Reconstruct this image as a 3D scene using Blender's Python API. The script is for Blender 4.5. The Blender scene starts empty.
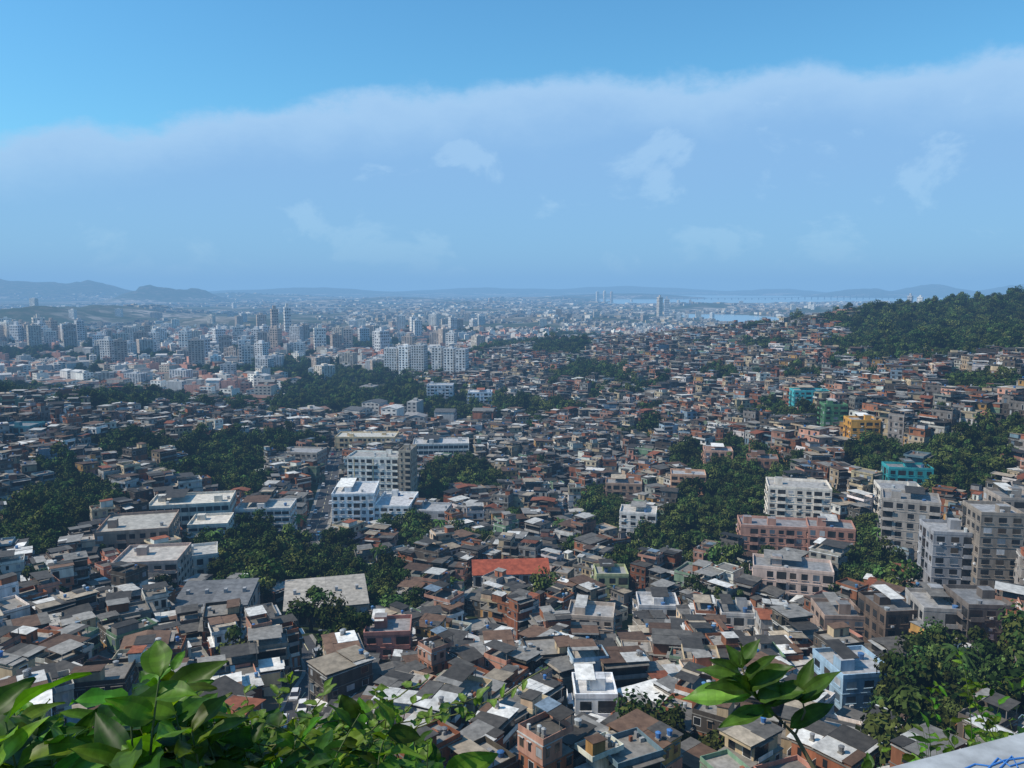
import bpy, math, random
import numpy as np
from mathutils import Vector, Matrix

rng = random.Random(11)
nr = np.random.RandomState(5)
H = 110.0; F = 796.0; P = math.radians(6.88)
cP, sP = math.cos(P), math.sin(P)
scene = bpy.context.scene
coll = scene.collection

# ------------------------------------------------------------------ terrain
PROF = {
 -350: [(100,46),(160,36),(250,30),(400,40),(520,46),(700,12),(900,1),(1200,0)],
 0:   [(100,45),(125,41),(160,34),(200,29),(250,25),(320,23),(400,28),(460,33),(520,36),(700,8),(900,0),(1200,0)],
 128: [(100,43),(135,38),(165,32),(210,25),(260,19),(320,17),(400,22),(470,27),(540,28),(700,7),(900,0),(1200,0)],
 256: [(100,42),(140,34),(175,27),(220,20),(255,15),(290,11),(375,8),(430,11),(520,11),(630,4),(770,0),(1200,0)],
 335: [(100,42),(140,33),(180,24),(220,17),(260,11),(300,6),(400,2),(500,1),(650,0),(800,0),(1200,0)],
 420: [(100,42),(145,32),(190,20),(240,13),(300,6),(400,2),(530,1),(650,2),(760,2),(850,4),(1000,2),(1200,0)],
 512: [(100,42),(145,31),(190,20),(240,13),(310,5),(400,2),(530,1),(640,3),(750,5),(850,13),(1100,24),(1350,6),(1600,0)],
 640: [(100,40),(150,28),(195,17),(250,9),(310,5),(390,5),(480,11),(560,16),(640,20),(800,28),(950,36),(1080,40),(1300,14),(1600,0)],
 768: [(100,40),(150,28),(195,18),(240,13),(290,12),(340,18),(420,24),(500,27),(570,30),(700,38),(850,51),(1000,64),(1200,30),(1500,0)],
 880: [(100,40),(150,28),(190,20),(230,17),(270,19),(310,25),(370,33),(450,46),(560,52),(700,64),(850,83),(920,89),(1300,40),(1800,0)],
 1024:[(100,42),(140,34),(170,29),(205,27),(240,29),(280,34),(330,42),(400,54),(480,62),(600,73),(750,89),(860,99),(1300,60),(2200,0)],
 1300:[(100,45),(140,37),(170,34),(205,34),(240,38),(280,44),(330,54),(400,66),(480,75),(600,86),(750,98),(860,112),(1300,90),(2400,0)],
}
NEAR = [(1.2,104.0),(4,103.6),(10,99),(25,88),(60,68),(80,55)]
pxs = sorted(PROF); us = np.array([(p-512)/F for p in pxs])
NU, ND = 121, 300
U = np.linspace(-1.7,1.7,NU); LD = np.linspace(math.log(1.2), math.log(32000), ND)
tab = np.zeros((len(pxs),ND))
for i,p in enumerate(pxs):
    pr = NEAR+PROF[p]+[(32000,0)]
    tab[i] = np.interp(LD,[math.log(a) for a,b in pr],[b for a,b in pr])
Z = np.zeros((NU,ND))
for j in range(ND):
    Z[:,j] = np.interp(U,us,tab[:,j])
for _ in range(3):
    Zp = np.pad(Z,1,mode='edge')
    Z = (Zp[:-2,1:-1]+Zp[2:,1:-1]+Zp[1:-1,:-2]+Zp[1:-1,2:]+2*Z)/6

def vn(x,y,seed=0):
    xi=np.floor(x); yi=np.floor(y); fx=x-xi; fy=y-yi
    fx=fx*fx*(3-2*fx); fy=fy*fy*(3-2*fy)
    def h(a,b):
        s=np.sin(a*127.1+b*311.7+seed*74.7)*43758.5453
        return s-np.floor(s)
    return (h(xi,yi)*(1-fx)+h(xi+1,yi)*fx)*(1-fy)+(h(xi,yi+1)*(1-fx)+h(xi+1,yi+1)*fx)*fy
def fbm(x,y,seed=0,o=4):
    s=0;a=.5
    for k in range(o):
        s=s+a*vn(x*2**k,y*2**k,seed+k*3.1); a*=.5
    return s

HILLS=[(15,7600,128,680,600),(100,7800,112,380,500),(55,7200,40,1000,400),(152,6400,118,190,350),(196,6600,96,190,330),
       (-80,7600,150,800,600),(250,8000,60,800,500),(90,2900,44,240,260),(30,2500,48,150,200),(150,3300,36,180,200),
       (400,6500,40,400,300),(330,5600,30,300,250),(540,7000,36,500,300),(470,5000,22,300,200),(700,4400,26,300,200),(620,8500,60,700,400),
       (860,10000,100,450,700),(930,10300,150,500,700),(1030,10500,175,600,700),(780,12500,90,700,700),(300,11500,120,1500,900),(480,13000,110,1400,900),(640,13500,130,1600,900),(850,3400,35,350,250),(430,1750,16,160,120),(230,2500,22,200,150),(560,2600,20,260,160)]
def hz(x,y):
    x=np.asarray(x,float); y=np.maximum(np.asarray(y,float),1.3)
    fu=(np.clip(x/y,-1.69,1.69)+1.7)/3.4*(NU-1); fd=np.clip((np.log(y)-LD[0])/(LD[-1]-LD[0])*(ND-1),0,ND-1.001)
    a=fu.astype(int); b=fd.astype(int); a=np.minimum(a,NU-2)
    ta=fu-a; tb=fd-b
    z=(Z[a,b]*(1-tb)+Z[a,b+1]*tb)*(1-ta)+(Z[a+1,b]*(1-tb)+Z[a+1,b+1]*tb)*ta
    amp=np.clip((y-60)/80,0,1)*np.clip((z)/14,.0,1)
    z=z+amp*(fbm(x/70,y/70,3)-.5)*7+np.clip((z-45)/40,0,1)*np.clip((y-500)/200,0,1)*(fbm(x/90,y/90,13)-.5)*26
    for (p,D,hh,w,d) in HILLS:
        cx=(p-512)/F*D
        z=z+hh*np.exp(-(((x-cx)/w)**2+((y-D)/d)**2))*(0.7+.6*fbm(x/(w*.4)+7,y/(w*.4),5)*1)
    return z
def isbay(x,y):
    n=fbm(x/900.,y/900.,9)-.5
    pond=((x-.285*2950)/190)**2+((y-3000)/480)**2 < 1+n*1.2
    lim=5200+2500*fbm(x/1500.+3,0*x,2)
    big=(x/y>.1+n*.15)&(y>lim)&(y<13500+6000*n)
    return pond|big
def h1(x,y): return float(hz(np.array([x]),np.array([y]))[0])
def project(x,y,z):
    dep=y*cP+(H-z)*sP
    return 512+F*x/dep, 384+F*((H-z)*cP-y*sP)/dep
def camdir(px,py):
    a=(px-512)/F; b=-(py-384)/F
    return Vector((a, cP+b*sP, -sP+b*cP))
def campt(px,py,dep): return Vector((0,0,H))+camdir(px,py)*dep
def survey(px,py,dmin=85):
    d=camdir(px,py); s=np.exp(np.linspace(math.log(dmin),math.log(9000),1500))
    x=d.x*s;y=d.y*s;z=H+d.z*s
    g=hz(x,y); w=np.where(z<=g)[0]
    i=w[0] if len(w) else len(s)-1
    return float(x[i]),float(y[i]),float(g[i]),float(s[i])

# ------------------------------------------------------------------ materials
def mat_new(name):
    m=bpy.data.materials.new(name); m.use_nodes=True
    nt=m.node_tree; b=nt.nodes['Principled BSDF']; return m,nt,b
def N(nt,t,**k):
    n=nt.nodes.new(t)
    for a,b in k.items(): setattr(n,a,b)
    return n
def surf(name,rough=.9,lo=.7,hi=1.15,scale=.6,streak=True,tint=True,spec=.3,bump=0,obj='Object',corr=False,detail=4,diffuse=False,trange=(.7,1.2)):
    m,nt,b=mat_new(name); L=nt.links.new
    at=N(nt,'ShaderNodeAttribute'); at.attribute_name='Col'
    tc=N(nt,'ShaderNodeTexCoord')
    mp=N(nt,'ShaderNodeMapping'); mp.inputs['Scale'].default_value=(1,1,.25 if streak else 1)
    L(tc.outputs[obj],mp.inputs[0])
    n=N(nt,'ShaderNodeTexNoise'); n.inputs['Scale'].default_value=scale; n.inputs['Detail'].default_value=detail; n.inputs['Roughness'].default_value=.6
    L(mp.outputs[0],n.inputs['Vector'])
    mr=N(nt,'ShaderNodeMapRange'); mr.inputs[1].default_value=.3; mr.inputs[2].default_value=.7; mr.inputs[3].default_value=lo; mr.inputs[4].default_value=hi
    L(n.outputs['Fac'],mr.inputs[0]); fac=mr.outputs[0]
    if corr:
        w=N(nt,'ShaderNodeTexWave'); w.inputs['Scale'].default_value=1.1; w.inputs['Distortion'].default_value=.8; L(tc.outputs[obj],w.inputs['Vector'])
        m2=N(nt,'ShaderNodeMapRange'); m2.inputs[3].default_value=.93; m2.inputs[4].default_value=1.03; L(w.outputs['Fac'],m2.inputs[0])
        mm=N(nt,'ShaderNodeMath',operation='MULTIPLY'); L(fac,mm.inputs[0]); L(m2.outputs[0],mm.inputs[1]); fac=mm.outputs[0]
    if tint:
        oi=N(nt,'ShaderNodeObjectInfo'); m3=N(nt,'ShaderNodeMapRange'); m3.inputs[3].default_value=trange[0]; m3.inputs[4].default_value=trange[1]
        L(oi.outputs['Random'],m3.inputs[0]); mm=N(nt,'ShaderNodeMath',operation='MULTIPLY'); L(fac,mm.inputs[0]); L(m3.outputs[0],mm.inputs[1]); fac=mm.outputs[0]
    vm=N(nt,'ShaderNodeVectorMath',operation='SCALE'); L(at.outputs['Color'],vm.inputs[0]); L(fac,vm.inputs['Scale'])
    if diffuse:
        df=N(nt,'ShaderNodeBsdfDiffuse'); L(vm.outputs[0],df.inputs[0]); L(df.outputs[0],nt.nodes['Material Output'].inputs[0]); nt.nodes.remove(b); return m
    L(vm.outputs[0],b.inputs['Base Color'])
    b.inputs['Roughness'].default_value=rough; b.inputs['Specular IOR Level'].default_value=spec
    if bump:
        bp=N(nt,'ShaderNodeBump'); bp.inputs['Strength'].default_value=bump; L(n.outputs['Fac'],bp.inputs['Height']); L(bp.outputs[0],b.inputs['Normal'])
    return m
M_WALL=surf('plaster_wall',lo=.62,diffuse=True); M_ROOF=surf('roof_sheet',rough=.75,lo=.55,hi=1.12,scale=.7,streak=False,corr=True,spec=.2)
M_GLASS=surf('window_glass',rough=.2,lo=.6,hi=1.6,scale=.5,spec=.5,tint=False); M_TANK=surf('painted_plastic',rough=.45,streak=False,lo=.85)
HM=[M_WALL,M_ROOF,M_GLASS,M_TANK]
def leafmat(name,trans=.3,lo=.5,hi=1.4,scale=.7,rough=.6,spec=.3,tint=True):
    m=surf(name,rough=rough,lo=lo,hi=hi,scale=scale,streak=False,spec=spec,tint=tint)
    nt=m.node_tree; b=nt.nodes['Principled BSDF']; out=nt.nodes['Material Output']
    src=b.inputs['Base Color'].links[0].from_socket
    tr=N(nt,'ShaderNodeBsdfTranslucent')
    v=N(nt,'ShaderNodeVectorMath',operation='MULTIPLY'); v.inputs[1].default_value=(1.6,1.6,.4)
    nt.links.new(src,v.inputs[0]); nt.links.new(v.outputs[0],tr.inputs[0])
    mx=N(nt,'ShaderNodeMixShader'); mx.inputs[0].default_value=trans
    nt.links.new(b.outputs[0],mx.inputs[1]); nt.links.new(tr.outputs[0],mx.inputs[2]); nt.links.new(mx.outputs[0],out.inputs[0])
    return m
M_LEAF=surf('tree_foliage',lo=.5,hi=1.4,scale=.7,streak=False,detail=2,diffuse=True,trange=(.5,1.45)); M_BARK=surf('bark',lo=.6,scale=3,diffuse=True); TM=[M_LEAF,M_BARK]

# ------------------------------------------------------------------ mesh helpers
class MB:
    def __init__(s): s.v=[];s.f=[];s.c=[];s.m=[]
    def hexa(s,pts,col,mat=0,skipbot=False):
        n=len(s.v); s.v+=pts
        fs=[(4,5,6,7),(0,1,5,4),(1,2,6,5),(2,3,7,6),(3,0,4,7)]
        if not skipbot: fs.append((3,2,1,0))
        for f in fs: s.f.append(tuple(n+i for i in f)); s.c.append(col); s.m.append(mat)
    def box(s,x0,x1,y0,y1,z0,z1,col,mat=0,skipbot=False,top=None,topmat=1):
        s.hexa([(x0,y0,z0),(x1,y0,z0),(x1,y1,z0),(x0,y1,z0),(x0,y0,z1),(x1,y0,z1),(x1,y1,z1),(x0,y1,z1)],col,mat,skipbot)
        if top is not None:
            k=len(s.f)-(5 if skipbot else 6); s.c[k]=top; s.m[k]=topmat
    def quad(s,a,b,c,d,col,mat):
        n=len(s.v); s.v+=[a,b,c,d]; s.f.append((n,n+1,n+2,n+3)); s.c.append(col); s.m.append(mat)
    def cyl(s,cx,cy,z0,z1,r0,r1,col,mat):
        n=len(s.v)
        for z,r in((z0,r0),(z1,r1)):
            for k in range(8):
                a=k*math.pi/4; s.v.append((cx+r*math.cos(a),cy+r*math.sin(a),z))
        for k in range(8):
            s.f.append((n+k,n+(k+1)%8,n+8+(k+1)%8,n+8+k)); s.c.append(col); s.m.append(mat)
        for q in((0,1,2,3),(0,3,4,7),(4,5,6,7)):
            s.f.append(tuple(n+8+i for i in q)); s.c.append(col); s.m.append(mat)
    def tube(s,pts,rads,col,mat,k=5):
        n=len(s.v)
        for i,p in enumerate(pts):
            p=Vector(p); d=(Vector(pts[min(i+1,len(pts)-1)])-Vector(pts[max(i-1,0)]))
            if d.length<1e-6: d=Vector((0,0,1))
            d.normalize(); a=d.orthogonal().normalized(); b=d.cross(a)
            for j in range(k):
                t=j*2*math.pi/k; q=p+(a*math.cos(t)+b*math.sin(t))*rads[i]; s.v.append(tuple(q))
        for i in range(len(pts)-1):
            for j in range(k):
                s.f.append((n+i*k+j,n+i*k+(j+1)%k,n+(i+1)*k+(j+1)%k,n+(i+1)*k+j)); s.c.append(col); s.m.append(mat)
    def win(s,side,w0,w1,d0,d1,pos,ww,z0,z1,col,mat=2,off=.03):
        a,b=pos-ww/2,pos+ww/2
        if side==0: y=d0-off; s.quad((a,y,z0),(b,y,z0),(b,y,z1),(a,y,z1),col,mat)
        elif side==2: y=d1+off; s.quad((b,y,z0),(a,y,z0),(a,y,z1),(b,y,z1),col,mat)
        elif side==1: x=w1+off; s.quad((x,a,z0),(x,b,z0),(x,b,z1),(x,a,z1),col,mat)
        else: x=w0-off; s.quad((x,b,z0),(x,a,z0),(x,a,z1),(x,b,z1),col,mat)
    def sidebox(s,side,w0,w1,d0,d1,a,b,p0,p1,z0,z1,col,mat=0):
        if side==0: s.box(a,b,d0-p1,d0-p0,z0,z1,col,mat)
        elif side==2: s.box(a,b,d1+p0,d1+p1,z0,z1,col,mat)
        elif side==1: s.box(w1+p0,w1+p1,a,b,z0,z1,col,mat)
        else: s.box(w0-p1,w0-p0,a,b,z0,z1,col,mat)
    def arr(s): return (np.array(s.v,np.float32),np.array(s.f,np.int32),np.array(s.c,np.float32)[:,:3],np.array(s.m,np.int32))
def mesh_np(name,V,Fa,C,Mi,mats,smooth=False):
    me=bpy.data.meshes.new(name); nf=len(Fa)
    me.vertices.add(len(V)); me.vertices.foreach_set('co',np.ascontiguousarray(V,dtype=np.float32).ravel())
    me.loops.add(nf*4); me.loops.foreach_set('vertex_index',np.ascontiguousarray(Fa,dtype=np.int32).ravel())
    me.polygons.add(nf); me.polygons.foreach_set('loop_start',np.arange(0,4*nf,4,dtype=np.int32))
    for m in mats: me.materials.append(m)
    me.polygons.foreach_set('material_index',Mi.astype(np.int32))
    me.polygons.foreach_set('use_smooth',np.full(nf,smooth))
    me.update(calc_edges=True)
    if C is not None:
        at=me.color_attributes.new('Col','FLOAT_COLOR','CORNER')
        c4=np.ones((nf*4,4),np.float32); c4[:,:3]=np.repeat(C,4,axis=0); at.data.foreach_set('color',c4.ravel())
    return me
def obj(name,me,loc=(0,0,0),yaw=0,sc=(1,1,1),parent=None):
    o=bpy.data.objects.new(name,me); o.location=loc; o.rotation_euler=(0,0,yaw); o.scale=sc
    coll.objects.link(o)
    if parent: o.parent=parent
    return o
def empty(name):
    e=bpy.data.objects.new(name,None); coll.objects.link(e); return e
def merge(name,variants,items,mats,smooth=False,tintr=.3):
    Vs=[];Fs=[];Cs=[];Ms=[];n=0
    for (k,x,y,z,yaw,sx,sy,sz) in items:
        V,Fa,C,Mi=variants[k]; c,s_=math.cos(yaw),math.sin(yaw)
        X=V[:,0]*sx;Y=V[:,1]*sy
        Vs.append(np.stack([X*c-Y*s_+x,X*s_+Y*c+y,V[:,2]*sz+z],1)); Fs.append(Fa+n); n+=len(V)
        Cs.append(C*(1+(rng.random()-.5)*2*tintr)); Ms.append(Mi)
    me=mesh_np(name,np.concatenate(Vs),np.concatenate(Fs),np.concatenate(Cs),np.concatenate(Ms),mats,smooth)
    return obj(name,me)

# ------------------------------------------------------------------ ground sheet
cu=np.linspace(-1.6,1.6,700); cd=np.exp(np.linspace(math.log(1.3),math.log(31000),460))
UU,DD=np.meshgrid(cu,cd); X=UU*DD; Y=DD
ZZ=hz(X,Y); ZZ=np.where(isbay(X,Y)&(ZZ<12),-4.0,ZZ)
nv=len(cu); V=np.stack([X.ravel(),Y.ravel(),ZZ.ravel()],1)
ii,jj=np.meshgrid(np.arange(len(cd)-1),np.arange(nv-1),indexing='ij'); a=(ii*nv+jj).ravel()
Fq=np.stack([a,a+1,a+nv+1,a+nv],1)
def ground_mat():
    m,nt,b=mat_new('ground_earth_and_scrub'); L=nt.links.new
    g=N(nt,'ShaderNodeNewGeometry')
    n1=N(nt,'ShaderNodeTexNoise'); n1.inputs['Scale'].default_value=.02; n1.inputs['Detail'].default_value=8; n1.inputs['Roughness'].default_value=.7
    L(g.outputs['Position'],n1.inputs['Vector'])
    r=N(nt,'ShaderNodeValToRGB'); e=r.color_ramp.elements
    e[0].position=.4; e[0].color=(.025,.04,.015,1); e[1].position=.65; e[1].color=(.1,.085,.06,1)
    x=e.new(.52); x.color=(.04,.052,.024,1)
    L(n1.outputs['Fac'],r.inputs[0])
    v=N(nt,'ShaderNodeTexVoronoi'); v.inputs['Scale'].default_value=.03; L(g.outputs['Position'],v.inputs['Vector'])
    sx=N(nt,'ShaderNodeSeparateXYZ'); L(g.outputs['Position'],sx.inputs[0])
    mr=N(nt,'ShaderNodeMapRange'); mr.inputs[1].default_value=1400; mr.inputs[2].default_value=3000; L(sx.outputs['Y'],mr.inputs[0])
    n2=N(nt,'ShaderNodeTexNoise'); n2.inputs['Scale'].default_value=.0025; n2.inputs['Detail'].default_value=6; L(g.outputs['Position'],n2.inputs['Vector'])
    m2=N(nt,'ShaderNodeMapRange'); m2.inputs[1].default_value=.47; m2.inputs[2].default_value=.58; L(n2.outputs['Fac'],m2.inputs[0])
    mz=N(nt,'ShaderNodeMapRange'); mz.inputs[1].default_value=45; mz.inputs[2].default_value=25; L(sx.outputs['Z'],mz.inputs[0])
    mu=N(nt,'ShaderNodeMath',operation='MULTIPLY'); L(mr.outputs[0],mu.inputs[0]); L(m2.outputs[0],mu.inputs[1])
    mu2=N(nt,'ShaderNodeMath',operation='MULTIPLY'); L(mu.outputs[0],mu2.inputs[0]); L(mz.outputs[0],mu2.inputs[1])
    r2=N(nt,'ShaderNodeValToRGB'); e=r2.color_ramp.elements
    e[0].position=.1; e[0].color=(.05,.06,.04,1); e[1].position=.9; e[1].color=(.32,.29,.26,1); x=e.new(.5); x.color=(.15,.13,.11,1)
    sc=N(nt,'ShaderNodeSeparateXYZ'); L(v.outputs['Color'],sc.inputs[0]); L(sc.outputs[0],r2.inputs[0])
    mx=N(nt,'ShaderNodeMixRGB'); L(mu2.outputs[0],mx.inputs[0]); L(r.outputs[0],mx.inputs[1]); L(r2.outputs[0],mx.inputs[2])
    L(mx.outputs[0],b.inputs['Base Color']); b.inputs['Roughness'].default_value=1; b.inputs['Specular IOR Level'].default_value=.1
    return m
obj('ground',mesh_np('ground',V,Fq,None,np.zeros(len(Fq)),[ground_mat()],True))
m,nt,b=mat_new('bay_water'); b.inputs['Base Color'].default_value=(.2,.3,.36,1); b.inputs['Roughness'].default_value=.2
n=N(nt,'ShaderNodeTexNoise'); n.inputs['Scale'].default_value=.05; g=N(nt,'ShaderNodeNewGeometry'); nt.links.new(g.outputs['Position'],n.inputs['Vector'])
bp=N(nt,'ShaderNodeBump'); bp.inputs['Strength'].default_value=.3; bp.inputs['Distance'].default_value=1; nt.links.new(n.outputs['Fac'],bp.inputs['Height']); nt.links.new(bp.outputs[0],b.inputs['Normal'])
wb=MB(); wb.quad((300,2300,-1),(40000,2300,-1),(40000,30500,-1),(300,30500,-1),(1,1,1),0)
obj('bay_water',mesh_np('bay_water',*wb.arr(),[m]))
mb=MB(); bx0,by0,bx1,by1=1500,7600,5600,8300
for i in range(60):
    t=i/60; t2=(i+1)/60; hz0=lambda q: 12+22*math.exp(-((q-.45)/.12)**2)
    xa,ya,xb,yb=bx0+(bx1-bx0)*t,by0+(by1-by0)*t,bx0+(bx1-bx0)*t2,by0+(by1-by0)*t2
    za,zb=hz0(t),hz0(t2)
    mb.hexa([(xa,ya-12,za),(xb,yb-12,zb),(xb,yb+12,zb),(xa,ya+12,za),(xa,ya-12,za+4),(xb,yb-12,zb+4),(xb,yb+12,zb+4),(xa,ya+12,za+4)],(.5,.5,.5),0)
    mb.box(xa-3,xa+3,ya-6,ya+6,-6,za-.01,(.45,.45,.45),0)
obj('road_bridge',mesh_np('road_bridge',*mb.arr(),[M_WALL]))

# ------------------------------------------------------------------ house variants
BR=(.33,.135,.075); GR=(.27,.25,.22); WH=(.72,.69,.62); CR=(.57,.45,.3); OC=(.48,.28,.1); PK=(.52,.27,.2); LB=(.25,.34,.4); TE=(.08,.33,.34); GN=(.2,.3,.2); DK=(.1,.085,.07); LG=(.43,.41,.38)
def wallcol(r):
    t=r.random()
    for p,c in((.31,BR),(.47,GR),(.59,WH),(.66,LG),(.75,CR),(.79,OC),(.85,PK),(.88,LB),(.89,TE),(.9,GN),(1.1,DK)):
        if t<p: break
    k=.8+.4*r.random(); return tuple(min(.8,q*k*(.95+.1*r.random())) for q in c)
def roofcol(r):
    t=r.random()
    for p,c in((.24,(.07,.063,.055)),(.43,(.14,.128,.112)),(.57,(.27,.255,.23)),(.75,(.7,.68,.63)),(.87,(.15,.09,.058)),(.89,(.24,.32,.4)),(.92,(.3,.1,.05)),(1.1,(.46,.38,.28))):
        if t<p: break
    k=.8+.35*r.random(); return tuple(min(.8,q*k) for q in c)
def glasscol(r):
    t=r.random()
    if t<.65: return (.018,.02,.022)
    if t<.82: return (.05,.04,.03)
    if t<.93: return (.1,.13,.16)
    return (.35,.36,.37)
def sheet(mb,x0,x1,y0,y1,za,zb,col,axis=0,th=.09):
    if axis==0: q=[(x0,y0,za),(x1,y0,zb),(x1,y1,zb),(x0,y1,za)]
    else: q=[(x0,y0,za),(x1,y0,za),(x1,y1,zb),(x0,y1,zb)]
    mb.hexa([(a,b,c) for a,b,c in q]+[(a,b,c+th) for a,b,c in q],col,1)
def gable(mb,x0,x1,y0,y1,z,h,col,wall,th=.1,ov=.4):
    ym=(y0+y1)/2
    mb.hexa([(x0-ov,y0-ov,z),(x1+ov,y0-ov,z),(x1+ov,ym,z+h),(x0-ov,ym,z+h),(x0-ov,y0-ov,z+th),(x1+ov,y0-ov,z+th),(x1+ov,ym,z+h+th),(x0-ov,ym,z+h+th)],col,1)
    mb.hexa([(x0-ov,ym,z+h),(x1+ov,ym,z+h),(x1+ov,y1+ov,z),(x0-ov,y1+ov,z),(x0-ov,ym,z+h+th),(x1+ov,ym,z+h+th),(x1+ov,y1+ov,z+th),(x0-ov,y1+ov,z+th)],col,1)
    for xx in(x0+.02,x1-.02):
        mb.quad((xx,y0,z),(xx,y1,z),(xx,ym+.05,z+h),(xx,ym-.05,z+h),wall,0)
def house(r,fl):
    mb=MB(); w=5.2+4.2*r.random(); d=6+4.5*r.random(); fh=2.85
    base=wallcol(r); zz=-2.85*2
    x0,x1,y0,y1=-w/2,w/2,-d/2,d/2
    mb.box(x0,x1,y0,y1,-10,zz,tuple(q*.6 for q in GR),0,True)
    upper=wallcol(r) if r.random()<.5 else base
    for k in range(-2,fl):
        col=upper if (k==fl-1) else base
        z0=k*fh; sh=0
        if k>0 and r.random()<.4: sh=r.uniform(-.9,.9)
        a0,a1,b0,b1=x0+(sh if sh>0 else sh*.4),x1+(sh if sh<0 else sh*.4),y0+r.uniform(-.4,.4),y1
        if k==fl-1 and r.random()<.3 and fl>1: b1=y1-d*r.uniform(.2,.45)
        mb.box(a0,a1,b0,b1,z0,z0+fh-.16,col,0,True)
        sc=tuple(q*.85 for q in GR) if r.random()<.7 else (.5,.5,.48)
        mb.box(a0-.1,a1+.1,b0-.14,b1+.1,z0+fh-.16,z0+fh,sc,0,False)
        for side in range(4):
            L=(a1-a0) if side in(0,2) else (b1-b0); c0=a0 if side in(0,2) else b0
            nb=max(1,int(L/2.5))
            bal = side in(0,3) and r.random()<.35 and k>=0
            if bal:
                aa,bb=c0+.3,c0+L-.3
                if r.random()<.5: aa=c0+L*.4
                mb.win(side,a0,a1,b0,b1,(aa+bb)/2,bb-aa,z0+.1,z0+fh-.4,(.022,.021,.02),2)
                mb.sidebox(side,a0,a1,b0,b1,aa-.1,bb+.1,.03,1.0,z0-.12,z0+.02,sc)
                rc=r.choice([WH,col,GR,(.3,.3,.3)])
                mb.sidebox(side,a0,a1,b0,b1,aa-.1,bb+.1,.9,1.0,z0+.02,z0+.85,rc)
                mb.sidebox(side,a0,a1,b0,b1,aa-.1,bb+.1,.03,1.15,z0+fh-.16,z0+fh-.04,sc)
                continue
            for i in range(nb):
                if r.random()<.18: continue
                pos=c0+L*(i+.5)/nb+r.uniform(-.2,.2); ww=r.choice([.9,1.2,1.5,1.7]); zb=z0+.95; zt=z0+2.25
                if r.random()<.18: zb=z0+.1
                fr=r.choice([(.6,.6,.58),GR,(.3,.2,.13),None,None])
                if fr: mb.win(side,a0,a1,b0,b1,pos,ww+.24,zb-.12,zt+.12,fr,0,.02)
                mb.win(side,a0,a1,b0,b1,pos,ww,zb,zt,glasscol(r),2,.035)
                if r.random()<.4: mb.sidebox(side,a0,a1,b0,b1,pos-ww/2-.15,pos+ww/2+.15,.04,.45,zt+.14,zt+.2,sc)
                if r.random()<.08: mb.sidebox(side,a0,a1,b0,b1,pos-.4,pos+.4,.04,.45,zb-.6,zb-.15,(.6,.6,.6))
    zt=fl*fh; rt=r.random(); rc=roofcol(r); slab=tuple(q*(.4+1.2*r.random()) for q in GR); sk=r.uniform(.4,1.6); slab=tuple(q*sk for q in GR)
    mb.quad((x0,y0,zt+.02),(x1,y0,zt+.02),(x1,y1,zt+.02),(x0,y1,zt+.02),slab,1)
    def panels(xa,xb,ya,yb,za,zb):
        n=r.choice([1,2,2,3]); e=[xa]+sorted(r.uniform(xa,xb) for _ in range(n-1))+[xb]
        for i in range(n):
            c=rc if r.random()<.55 else roofcol(r); dz=r.uniform(0,.22)
            sheet(mb,e[i]-.1,e[i+1]+.1,ya+r.uniform(-.3,.3),yb,za+dz,zb+dz,c,1)
    def parap(hh):
        for (a,b_,c,e) in((x0,x1,y0,y0+.13),(x0,x1,y1-.13,y1),(x0,x0+.13,y0+.13,y1-.13),(x1-.13,x1,y0+.13,y1-.13)):
            mb.box(a,b_,c,e,zt+.03,zt+hh,upper)
    if rt<.32:
        mb.box(x0,x1,y0,y0+.15,zt+.03,zt+.35,upper); mb.box(x0,x1,y1-.15,y1,zt+.03,zt+.6,upper)
        sp=r.uniform(.1,.4); ym=y0+(y1-y0)*r.uniform(.35,.65)
        panels(x0-.2,x1+.2,y0-.35,ym,zt+.36,zt+.36+sp*.5); panels(x0-.2,x1+.2,ym-.1,y1+.3,zt+.3+sp*.5,zt+.36+sp)
    elif rt<.36: gable(mb,x0,x1,y0,y1,zt+.03,r.uniform(.6,1.1),rc,upper)
    elif rt<.66:
        parap(.95)
        f=r.uniform(.45,.9); ym=y1-d*f
        for (a,c) in((x0+.2,ym+.1),(x1-.35,ym+.1),(x0+.2,y1-.4),(x1-.35,y1-.4)): mb.box(a,a+.14,c,c+.14,zt+.96,zt+2.4,GR)
        panels(x0-.1,x1+.1,ym-.2,y1+.25,zt+2.35,zt+2.6)
    elif rt<.87:
        parap(.8)
        rw=w*r.uniform(.35,.6); rd=d*r.uniform(.3,.55); sx=r.choice([x0+.2,x1-rw-.2])
        mb.box(sx,sx+rw,y1-rd-.2,y1-.2,zt+.03,zt+2.4,wallcol(r)); sheet(mb,sx-.25,sx+rw+.25,y1-rd-.5,y1-.05,zt+2.42,zt+2.6,rc,1)
        mb.win(0,0,0,y1-rd-.2,0,sx+rw/2,.8,zt+.1,zt+2.0,(.03,.03,.03),2)
    else: parap(r.uniform(.3,.9))
    if rt>=.36:
        for _ in range(r.choice([1,2,3,4])):
            a=r.uniform(x0+.3,x1-1.2); c=r.uniform(y0+.3,y0+2.4); mb.box(a,a+r.uniform(.4,1.0),c,c+r.uniform(.3,.9),zt+.03,zt+r.uniform(.3,1.0),r.choice([(.5,.5,.48),(.2,.12,.08),(.1,.1,.1),(.3,.3,.3),(.35,.15,.09)]))
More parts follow.
